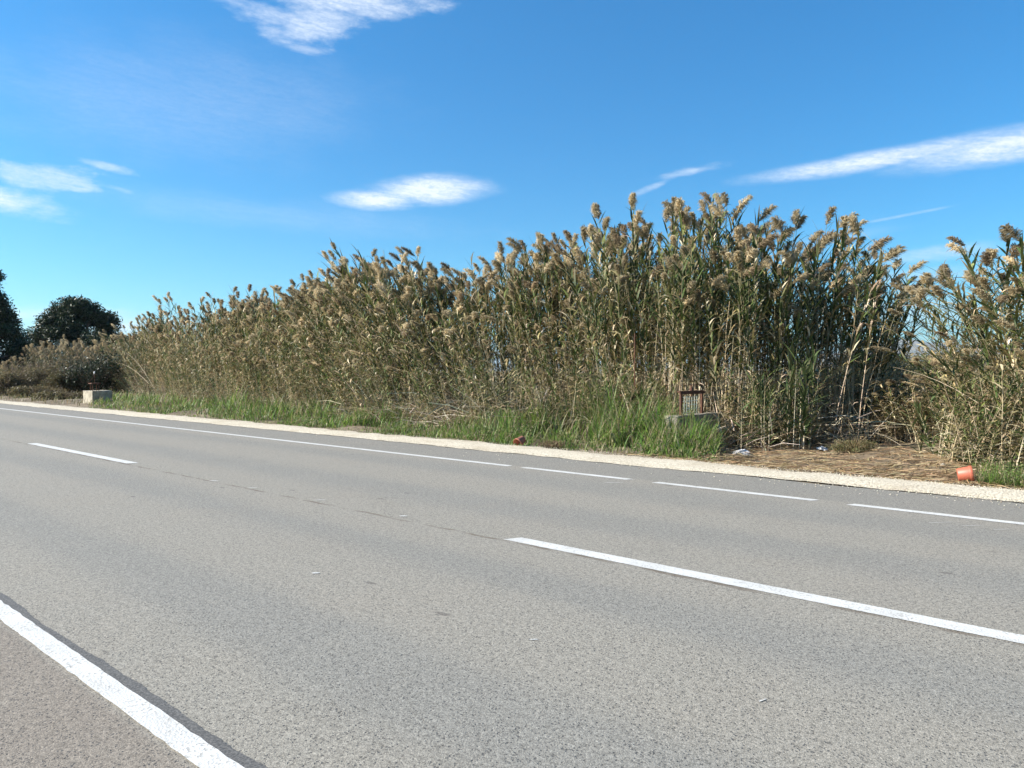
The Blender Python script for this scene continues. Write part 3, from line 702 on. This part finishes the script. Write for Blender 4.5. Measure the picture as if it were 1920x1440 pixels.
# loose stones
A = Arr(); ico = np.array([(1, 0, 0), (-1, 0, 0), (0, 1, 0), (0, -1, 0), (0, 0, 1), (0, 0, -1)], float); icf = [(0, 2, 4), (2, 1, 4), (1, 3, 4), (3, 0, 4), (2, 0, 5), (1, 2, 5), (3, 1, 5), (0, 3, 5)]
for _ in range(16000):
    px = rng.uniform(-100, 2000) if rng.random() < .35 else rng.uniform(700, 2000); r_ = rng.random()
    Y = rng.uniform(10.25, 11.5) if r_ < .985 else 10.3 - rng.exponential(.25)
    x, z = at(px, Y); s_ = rng.uniform(.003, .009) if r_ < .985 else rng.uniform(.005, .012)
    Vs = ico * rng.uniform(.6, 1.3, (6, 3)) * s_ * np.array([1, 1, .7]) + (x, Y, (.018 if r_ < .985 else .002) + s_ * .3)
    A.add(Vs, icf, vary((.60, .54, .42) if rng.random() < .85 else (.34, .28, .21), .2))
V, T, C = A.get(); tag(mesh_np('gravel_stones', V, T, C, mats=[foliage('stone', 0, .9, vary=False, spec=.2)]), 'loose pale limestone chippings on and beside the gravel shoulder', 'gravel', kind='stuff')

# ------------------------------------------------------------------ shrubs and trees
def leafcloud(A, centres, n, ls, cols, flat=.0, jitter=.2):
    """n small leaf faces spread through a set of blobs (centre, radii)"""
    cs = np.array([c for c, r in centres]); rs = np.array([r for c, r in centres]); vol = rs.prod(1) ** .66; pick_ = rng.choice(len(cs), n, p=vol / vol.sum())
    dirs = rng.normal(size=(n, 3)); dirs /= np.linalg.norm(dirs, axis=1)[:, None]
    rad = rng.random(n) ** .42 * (1 + rng.normal(0, .16, n))
    p = cs[pick_] + dirs * rs[pick_] * rad[:, None]
    a = rng.normal(size=(n, 3)); a /= np.linalg.norm(a, axis=1)[:, None]; b = np.cross(a, rng.normal(size=(n, 3))); b /= np.linalg.norm(b, axis=1)[:, None]
    s_ = ls * rng.uniform(.5, 1.5, n)[:, None]
    V = np.stack([p - a * s_, p + b * s_ * .35, p + a * s_, p - b * s_ * .35], 1).reshape(-1, 3)
    k = (np.arange(n) * 4)[:, None]; T = np.concatenate([k + [0, 1, 2], k + [0, 2, 3]])
    cc = np.array(cols)[rng.integers(len(cols), size=n)] * rng.uniform(.7, 1.3, (n, 1))
    A.add(V, T, np.repeat(cc, 4, 0))
s_weeds()
M_BARK_c = newmat('bark'); _g = M_BARK_c[1]; _n = _g.noise(pos(_g), 12, 5, .7); finish(_g, _g.mix(_n, (.06, .045, .035), (.16, .125, .09)), .9, _n, .6, .02); M_BARK = M_BARK_c[0]
def tree(px, z, h, rx, label, blobs, n, ls, cols, trunk_h=.3, shape='dome', bsr=(.17, .34), lean=0., name='tree', group=None, low=.12):
    u = (px - 960) / F; x = z * (u * ST - CT); y = z * (u * CT + ST)
    r = empty(name, (x, y, 0)); tag(r, label, 'tree', group)
    bm = bmesh.new(); rt = h * .035
    rod(bm, (0, 0, -.1), (lean * .2, 0, h * trunk_h), rt, rt * .75, 10)
    cen = []
    for k in range(blobs):
        t = k / blobs; ph = k * 2.39996 + rng.uniform(-.4, .4); rr = ((k * .618034) % 1) ** .5
        zn = rng.random() ** (.8 if shape == 'dome' else 1.3); zz = h * (low + (.93 - low) * zn)
        R_ = rx * .88 * math.sqrt(rr if rr > 0 else 0) * (math.sqrt(max(0, 1 - zn * zn)) if shape == 'dome' else (1 - zn) ** .8) * rng.uniform(.78, 1.16)
        c_ = np.array([math.cos(ph) * R_ + lean * zz / h, math.sin(ph) * R_, zz]); bs = rx * rng.uniform(*bsr)
        c_[2] = min(c_[2], h - bs * .6)
        cen.append((c_, (bs, bs, bs * .75)))
        if k % 3 == 0: rod(bm, (lean * .15, 0, h * trunk_h * rng.uniform(.6, 1)), tuple(c_), rt * .35, rt * .1, 5)
    obj('trunk', bm, M_BARK, r, True)
    A = Arr(); leafcloud(A, cen, n, ls, cols); V, T, C = A.get()
    mesh_np('crown', V, T, C, mats=[M_TREE], parent=r); return r
DK = [(.022, .036, .015), (.034, .052, .02), (.05, .068, .026), (.016, .026, .014)]
tree(-18, 62, 10.2, 3.4, 'tall dark conifer cut by the left edge of the photo', 130, 42000, .13, DK, name='conifer_tree', low=.04, bsr=(.14, .3), shape='cone')
tree(140, 78, 8.9, 5.3, 'broad round dark evergreen tree beyond the reed belt', 90, 44000, .15, DK, name='evergreen_tree', low=.14, bsr=(.13, .26))
tree(226, 95, 5.9, 2.0, 'small dark evergreen showing between round tree and reed bed', 40, 12000, .15, DK, name='evergreen_tree', low=.02, bsr=(.3, .5))
tree(262, 100, 6.4, 2.4, 'small dark evergreen half hidden by the first plumed reeds of the bed', 40, 12000, .15, DK, name='evergreen_tree', low=.02, bsr=(.3, .5))
tree(62, 92, 5.2, 2.6, 'grey green bushy tree low between the conifer and the round evergreen', 34, 12000, .14, [(.05, .075, .04), (.06, .09, .05), (.04, .06, .035)], name='bushy_tree', low=.03)
def bush(px, Y, h, rx, label, n, ls, cols, twigs=60, tw_col=(.16, .12, .085), name='bush', z=None, group=None, ry=None):
    x, zz = at(px, Y); r = empty(name, (x, Y, float(gz(x, Y)))); tag(r, label, 'bush', group)
    A = Arr()
    for _ in range(twigs):
        a = rng.uniform(0, 6.28); q = rng.random() ** .5; e = np.array([math.cos(a) * rx * q, math.sin(a) * (ry or rx) * q, h * rng.uniform(.6, 1.12) * (1 - .45 * q * q)])
        b_ = e * np.array([.25, .25, 0]); md = (b_ + e) / 2 + np.array([0, 0, h * .12]) + rng.normal(0, .04 * h, 3)
        w = .006 * max(1, zz / 18)
        tube(A, [b_, md, e], [w, w * .8, w * .4], vary(tw_col, .3))
        for k in range(3):
            e2 = md + (e - md) * rng.random() + rng.normal(0, .12 * h, 3); tube(A, [md + (e - md) * .3, e2], [w * .6, w * .3], vary(tw_col, .3))
    V, T, C = A.get(); mesh_np('twigs', V, T, C, mats=[M_DRY], parent=r)
    B = Arr(); cen = []
    for k in range(14):
        a = rng.uniform(0, 6.28); q = rng.random() ** .5 * .75; cen.append((np.array([math.cos(a) * rx * q, math.sin(a) * (ry or rx) * q, h * rng.uniform(.15, .75) * (1 - .4 * q * q)]), (rx * .35, rx * .35, h * .25)))
    leafcloud(B, cen, n, ls, cols); V, T, C = B.get(); V[:, 2] = np.abs(V[:, 2]); mesh_np('leaf_cover', V, T, C, mats=[M_TREE if ls > .05 and name == 'evergreen_shrub' else M_GRASS], parent=r); return r
GRY = [(.16, .125, .065), (.20, .16, .085), (.12, .10, .05), (.14, .13, .055)]; OL = [(.085, .085, .035), (.12, .11, .045), (.11, .085, .045)]
bush(172, 18.6, 3.3, 1.9, 'near black evergreen shrub right behind the far left concrete block', 9000, .07, DK, name='evergreen_shrub')
for i, (px, Y, h, rx, lb, cl) in enumerate([
    (12, 13.6, 1.3, 1.6, 'purplish brown twiggy bush lowest at the left edge beside the gravel', GRY), (45, 16.0, 1.5, 1.8, 'reddish brown scrub just right of the left edge twiggy bush', GRY),
    (85, 18.0, 1.6, 1.7, 'olive brown scrub below the middle of the far reed belt', OL), (118, 17.2, 1.25, 1.3, 'grey green scrub left of the black evergreen shrub', OL),
    (70, 14.4, .55, 1.7, 'low mauve grey dry weeds on the verge left of the concrete block', GRY), (112, 13.9, .42, 1.4, 'low grey weed hummock immediately left of the concrete block', GRY + OL),
    (222, 21.5, 1.5, 1.6, 'dark twiggy scrub between the concrete block and the reed bed', OL + GRY), (255, 21.5, 1.3, 1.3, 'shaded scrub under the leaning reeds at the bed end', OL + GRY)]):
    bush(px, Y, h * 1.4, rx, lb, 6200, .06, cl, twigs=110, name='scrub_bush', group='scrub by the far left verge')
bush(1600, 14.6, .26, .5, 'low dry yellow green bush on the straw before the opening', 1800, .022, [(.17, .15, .07), (.22, .18, .09), (.13, .14, .055)], twigs=120, tw_col=(.3, .23, .13), name='dry_bush')
bush(1035, 11.75, .16, .38, 'small brown withered bush beside the broken terracotta pot', 500, .018, [(.2, .14, .08), (.16, .13, .06)], twigs=90, tw_col=(.24, .165, .1), name='withered_bush')
for px, Y, h, lb in ((1690, 34, 2.5, 'dull green brown bush far behind, left side of the opening'), (1745, 38, 2.7, 'dull green brown bush far behind, right side of the opening'), (1640, 40, 2.6, 'dull bush far behind the shaded clump'), (1560, 44, 2.6, 'dull far bush glimpsed through the shaded stems'), (1815, 42, 2.9, 'dull far bush behind the right clump')):
    bush(px, Y, h, 2.6, lb, 5000, .09, [(.14, .135, .06), (.20, .17, .09), (.10, .11, .045)], twigs=120, name='field_bush', group='bushes in the field behind')

# young blue-green canes and small shoots in front of the bed
yproto = [[a.get() for a in reed(1.6, 'young')] for _ in range(5)]
def cane(px, Y, H, ln, label, n, spread, group, cat='cane'):
    x, z = at(px, Y); r = empty('young_canes', (x, Y, float(gz(x, Y)))); tag(r, label, cat, group)
    for k in range(n):
        st, lf, _ = yproto[k % 5]; sc_ = H / 1.6 * rng.uniform(.75, 1.1); yaw = rng.uniform(0, 6.28); c_, s_ = math.cos(yaw), math.sin(yaw); off = rng.normal(0, spread, 2)
        for nm, (V, T, C), mt in (('stem', st, M_STEM), ('leaf_cover', lf, M_LEAF)):
            W_ = np.c_[(V[:, 0] * c_ - V[:, 1] * s_) * .9 + off[0], (V[:, 0] * s_ + V[:, 1] * c_) * .9 + off[1], V[:, 2] * sc_]
            W_[:, 0] += ln * RIGHT[0] * W_[:, 2]; W_[:, 1] += ln * RIGHT[1] * W_[:, 2]
            mesh_np(nm, W_, T, C * rng.uniform(.8, 1.2), mats=[mt], parent=r)
cane(1490, 14.9, 1.9, .03, 'bluish green young canes in front of the shaded clump', 9, .16, None)
cane(1440, 14.6, 1.35, .0, 'olive green young canes between the concrete gate block and the blue canes', 9, .25, None)
cane(900, 14.3, 1.2, .0, 'single dark green young cane shoots left of the broken pot', 3, .1, None)
cane(1140, 14.4, 1.2, -.1, 'green young canes left of the rusty pole', 7, .35, None)
cane(1770, 15.0, 1.2, -.35, 'green canes arching left into the opening from the right clump', 6, .22, None)
cane(575, 13.2, .55, .0, 'dark green broad leaved weed on the verge in the left stretch', 5, .12, None, 'weed')

# ------------------------------------------------------------------ small things
m, gg = newmat('concrete'); P = pos(gg); na = gg.noise(P, 5, 6, .65); nb = gg.noise(P, 40, 5, .7)
c = gg.mix(gg.ramp(na, .35, .65), (.24, .205, .15), (.42, .37, .275)); c = gg.mix(gg.ramp(nb, .58, .75), c, (.25, .22, .18)); finish(gg, c, .9, nb, .5, .01); M_CONC = m
m, gg = newmat('shade_darkened_concrete'); P = pos(gg); na = gg.noise(P, 6, 6, .7); nb = gg.noise(P, 45, 5, .7)
finish(gg, gg.mix(gg.ramp(na, .35, .65), (.15, .13, .10), (.31, .275, .21)), .92, nb, .6, .012); M_CONC2 = m  # darker mottled copy of the concrete; the wall's shade is put into its colour
m, gg = newmat('rust'); P = pos(gg); na = gg.noise(P, 22, 6, .7); c = gg.mix(gg.ramp(na, .35, .65), (.07, .03, .018), (.16, .07, .038)); finish(gg, c, .85, na, .5, .004, metal=.2); M_RUST = m
m, gg = newmat('terracotta_plastic'); P = pos(gg); na = gg.noise(P, 14, 5, .6); finish(gg, gg.mix(gg.ramp(na, .4, .75), (.42, .105, .055), (.38, .108, .062)), .5, na, .1, .003); M_POT = m
m, gg = newmat('terracotta'); P = pos(gg); na = gg.noise(P, 30, 5, .7); finish(gg, gg.mix(gg.ramp(na, .35, .7), (.40, .135, .075), (.30, .12, .075)), .9, na, .4, .004); M_TC = m
m, gg = newmat('pale_cloth'); P = pos(gg); na = gg.noise(P, 25, 5, .7); finish(gg, gg.mix(gg.ramp(na, .35, .7), (.68, .66, .64), (.48, .46, .45)), .85, na, .5, .01); M_RAG = m
m, gg = newmat('pale_plastic'); finish(gg, (.55, .60, .50), .6); M_GRID = m

def block(name, sx, sy, h, seed, parent, wall=None):
    bm = bmesh.new()
    if wall is None: box(bm, (sx / 2, sy / 2, h / 2 - .1), (sx, sy, h + .2), bev=.012)
    bmesh.ops.subdivide_edges(bm, edges=bm.edges[:], cuts=5, use_grid_fill=True)
    for v in bm.verts:
        n_ = mnoise.noise_vector(v.co * 3.1 + Vector((seed, 0, 0))); n2_ = mnoise.noise_vector(v.co * 11 + Vector((seed, 0, 0))); v.co += n_ * .018 + n2_ * .008
    return obj(name, bm, M_CONC, parent)
# near sluice: a thick concrete wall running away from the road, a rusty gate frame on top
zt = 14.9; xr, _ = at(1271, 13.1)
sl = empty('sluice', (xr - .0, 13.1, 0)); tag(sl, 'rusty iron gate frame set on a shaded concrete wall right of the tall grass', 'sluice gate')
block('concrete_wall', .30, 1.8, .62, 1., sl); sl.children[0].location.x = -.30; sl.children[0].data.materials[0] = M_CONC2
for yy_ in (.70, 1.54):
    bm = bmesh.new(); box(bm, (-.12, yy_ - .38, .60 + .23), (.042, .042, .47), bev=.004); box(bm, (-.10, yy_ - .38, .60 + .23), (.008, .062, .46)); obj('post', bm, M_RUST, sl)
bm = bmesh.new(); box(bm, (-.12, .74, 1.085), (.07, 1.0, .028), bev=.004); box(bm, (-.088, .74, 1.055), (.01, 1.0, .045)); obj('crossbar', bm, M_RUST, sl)
bm = bmesh.new(); rod(bm, (-.12, .74, .98), (-.12, .74, 1.22), .014); rod(bm, (-.12, .74, 1.09), (-.12, .74, 1.16), .045, .03, 10); rod(bm, (-.12, .30, 1.215), (-.12, 1.2, 1.215), .007, .007, 6); obj('spindle', bm, M_RUST, sl)
bm = bmesh.new()
for k in range(6): rod(bm, (-.12, .46 + k * .10, .63), (-.12, .46 + k * .10, .99), .005, .005, 5)
for k in range(5): rod(bm, (-.12, .42, .66 + k * .078), (-.12, 1.0, .66 + k * .078), .006, .006, 5)
obj('grille', bm, M_GRID, sl)
# second sluice, half hidden in the grass left of it
xr, _ = at(1190, 14.9); s2 = empty('sluice', (xr, 14.9, 0)); tag(s2, 'rusty sluice with a tall thin upright pole rising through the reeds', 'sluice gate')
bm = bmesh.new(); rod(bm, (0, 0, .6), (0, 0, 2.35), .017, .015, 8); obj('pole', bm, M_RUST, s2)
bm = bmesh.new(); box(bm, (-.02, .1, .95), (.10, 1.35, .05), bev=.004); box(bm, (.03, .1, .88), (.03, 1.2, .09)); obj('crossbar', bm, M_RUST, s2)
for yy_ in (-.45, .65):
    bm = bmesh.new(); box(bm, (-.02, yy_, .72), (.05, .05, .46), bev=.004); obj('post', bm, M_RUST, s2)
bm = bmesh.new(); rod(bm, (-.02, .62, .93), (.03, 1.05, .55), .025, .025, 6); obj('brace', bm, M_RUST, s2)
o = block('concrete_wall', .3, 1.6, .5, 4., s2); o.location = (-.18, -.7, 0)
# far left block
xr, zb = at(173, 12.7); s3 = empty('sluice', (xr, 12.7, 0)); tag(s3, 'small rusty stand on the whitish concrete block at the far left verge', 'sluice gate')
o = block('concrete_block', 1.15, .85, .60, 7., s3); o.location = (-1.15, 0, 0)
bm = bmesh.new(); box(bm, (-.45, .25, .93), (.4, .4, .04), bev=.004); obj('cap_plate', bm, M_RUST, s3)
for (a_, b_) in ((-.58, .12), (-.58, .38), (-.32, .12), (-.32, .38)):
    bm = bmesh.new(); rod(bm, (a_, b_, .6), (a_, b_, .92), .018, .018, 6); obj('leg', bm, M_RUST, s3)
bm = bmesh.new(); rod(bm, (-.45, .25, .94), (-.45, .25, 1.33), .012, .012, 6); rod(bm, (-.45, .25, 1.28), (-.6, .1, 1.02), .006, .006, 5); obj('spindle', bm, M_RUST, s3)
bm = bmesh.new(); bmesh.ops.create_icosphere(bm, subdivisions=2, radius=.05, matrix=Matrix.Translation((-.45, .25, 1.4)) @ Matrix.Diagonal((.8, .8, 1.5, 1)))
for v in bm.verts: v.co += mnoise.noise_vector(v.co * 14) * .03
obj('rag', bm, M_RAG, s3, True)

def lathe(prof_, seg=40):
    bm = bmesh.new(); rings = []
    for (r_, z_) in prof_: rings.append([bm.verts.new((r_ * math.cos(2 * math.pi * k / seg), r_ * math.sin(2 * math.pi * k / seg), z_)) for k in range(seg)])
    for a_, b_ in zip(rings, rings[1:]):
        for k in range(seg): bm.faces.new((a_[k], a_[(k + 1) % seg], b_[(k + 1) % seg], b_[k]))
    bm.faces.new(rings[0][::-1]); bm.faces.new(rings[-1]) if prof_[-1][0] > 0 and False else None
    return bm
# red pot lying on its side, mouth to the right
xp, zp = at(1811, 11.62); pt = empty('flower_pot', (xp, 11.62, .118)); tag(pt, 'red plastic flower pot lying on its side at the right end of the gravel', 'flower pot')
bm = lathe([(.082, 0), (.087, .004), (.100, .135), (.101, .138), (.106, .139), (.108, .142), (.109, .172), (.107, .175), (.103, .173), (.098, .13), (.080, .012), (.001, .010)])
o = obj('body', bm, M_POT, pt, True); axis_d = Vector((RIGHT[0] * .86 - FWD[0] * .40, RIGHT[1] * .86 - FWD[1] * .40, .16)); o.rotation_euler = axis_d.to_track_quat('Z', 'Y').to_euler(); o.location = -axis_d.normalized() * .085 + Vector((0, 0, .0))
# broken terracotta pot half buried, mouth to the road
xp, zp = at(975, 11.35); pt = empty('broken_pot', (xp, 11.35, .03)); tag(pt, 'broken terracotta pot piece lying at the edge of the gravel', 'pot')
bm = lathe([(.07, 0), (.075, .004), (.09, .15), (.10, .152), (.102, .19), (.097, .193), (.085, .15), (.065, .012), (.001, .010)], 36)
bmesh.ops.delete(bm, geom=[f for f in bm.faces if (f.calc_center_median().y < -.02 and f.calc_center_median().z > .05 + .06 * abs(math.sin(9 * f.calc_center_median().x)))], context='FACES')
o = obj('body', bm, M_TC, pt, True); axd = Vector((-RIGHT[0] * .55 - FWD[0] * .6, -RIGHT[1] * .55 - FWD[1] * .6, -.35)); o.rotation_euler = axd.to_track_quat('Z', 'Y').to_euler(); o.location = (-axd.normalized() * .1) + Vector((0, 0, .07))
def rag(px, Y, sx, sy, sz, label, seed, rz=0., tilt=0., name='rag', cat='rag', mat=None):
    x, z = at(px, Y); bm = bmesh.new(); bmesh.ops.create_icosphere(bm, subdivisions=4, radius=1)
    for v in bm.verts:
        p = v.co.copy(); n_ = mnoise.noise(p * 1.7 + Vector((seed, 0, 0))) * .38 + mnoise.noise(p * 4.3 + Vector((seed, 0, 0))) * .22 + mnoise.noise(p * 9 + Vector((seed, 3, 0))) * .08
        p *= 1 + n_; v.co = Vector((p.x * sx, p.y * sy, max(p.z, -.4) * sz))
    o = obj(name, bm, mat or M_RAG, None, True); o.location = (x, Y, float(gz(x, Y)) + .4 * sz); o.rotation_euler = (0, tilt, math.atan2(RIGHT[1], RIGHT[0]) + rz); tag(o, label, cat); return o
rag(1390, 12.95, .17, .09, .075, 'crumpled whitish rag lying on the straw below the green canes', 3., -.1)
rag(1545, 14.9, .12, .07, .05, 'small pale grey scrap lying in the shade left of the dry bush', 8., .3, .25, name='cloth_scrap', cat='cloth scrap')
rag(1027, 11.9, .025, .025, .022, 'small round pale stone above the withered bush', 5., name='stone', cat='stone', mat=M_CONC)
rag(1770, 12.7, .05, .035, .03, 'brownish stone lying in the straw left of the red flower pot', 15., name='stone', cat='stone', mat=M_CONC)

# bent dry leaf and leaning broken stalks
def stalk(px0, py0, Y0, px1, py1, Y1, r0, label, name='broken_reed'):
    x0, z0 = at(px0, Y0); x1, z1 = at(px1, Y1); a = Vector((x0, Y0, hgt(py0, z0))); b = Vector((x1, Y1, hgt(py1, z1)))
    n = 7; pts = []; 
    for i in range(n): t = i / (n - 1); p = a.lerp(b, t) - a; p.z += math.sin(math.pi * t) * .05 * (b - a).length; pts.append(p)
    A = Arr(); tube(A, pts, np.linspace(r0, r0 * .5, n), vary((.50, .41, .28), .1), 5); V, T, C = A.get()
    o = mesh_np(name, V, T, C, mats=[M_DRY]); o.location = a; return tag(o, label, 'reed stalk', 'broken reed stalks')
stalk(1858, 770, 13.6, 1674, 688, 14.6, .011, 'long pale broken reed stalk slanting left out of the right clump')
stalk(1680, 505, 16.2, 1612, 434, 16.0, .008, 'pale thin broken stalk crossing the plumes at the top of the shaded clump')
stalk(285, 725, 17.2, 205, 678, 17.6, .02, 'lowest thick pale stalk leaning left at the far left end of the bed')
stalk(290, 730, 17.1, 235, 660, 17.6, .016, 'steeper pale stalk leaning left at the far left end of the bed')
stalk(1180, 772, 13.6, 1165, 732, 13.9, .012, 'short bent pale stalk arching beside the rusty beam')
stalk(1300, 838, 12.6, 1420, 858, 12.2, .008, 'thin stalk lying on the straw just left of the whitish rag')
stalk(1690, 835, 13.6, 1600, 812, 15.4, .008, 'thin brown stalk lying in the dark mouth of the opening')

# far reed belt at the left, beyond the block
rows = []
for _ in range(1100):
    px = rng.uniform(-60, 262); z = rng.uniform(55, 72); u = (px - 960) / F; x = z * (u * ST - CT); y = z * (u * CT + ST)
    H = hgt(np.interp(px, [-60, 0, 40, 60, 120, 200, 262], [688, 680, 668, 648, 640, 646, 640]), 58) * (rng.triangular(.75, .97, 1.05) if rng.random() < .5 else rng.uniform(.4, .95)) * (1 + .15 * nz(px, .05, 3))
    rows.append([x, y, H, rng.normal(0, .08), rng.normal(0, .08), 'yellowing' if rng.random() < .75 else 'dry'])
far_p = {k: [[a.get() for a in reed(3.2, k, .6, 1.25)] for _ in range(5)] for k in ('yellowing', 'dry')}
for k in far_p:
    for v in far_p[k]:
        for q_ in range(3): v[q_] = (v[q_][0], v[q_][1], v[q_][2] * (.7, .65, .95)[q_])
tag(scatter('far_reeds', far_p, rows, [M_STEM, M_LEAF, M_PLUME], 3.2, z0=lambda x, y: x * 0), 'far belt of pale plumed reeds below the dark trees', 'reeds', kind='stuff')

# ------------------------------------------------------------------ air
hm = bpy.data.materials.new('haze_air'); hm.use_nodes = True; hm.node_tree.nodes.clear(); hg = G(hm.node_tree)
pv = hg.n('ShaderNodeVolumePrincipled'); pv.inputs['Color'].default_value = (.80, .88, 1, 1); pv.inputs['Density'].default_value = .00006; pv.inputs['Anisotropy'].default_value = .2
ho = hg.n('ShaderNodeOutputMaterial'); hm.node_tree.links.new(pv.outputs[0], ho.inputs['Volume'])
bm = bmesh.new(); box(bm, (0, 4000, 224), (36000, 28000, 452)); o = obj('haze', bm, hm); tag(o, kind='stuff')
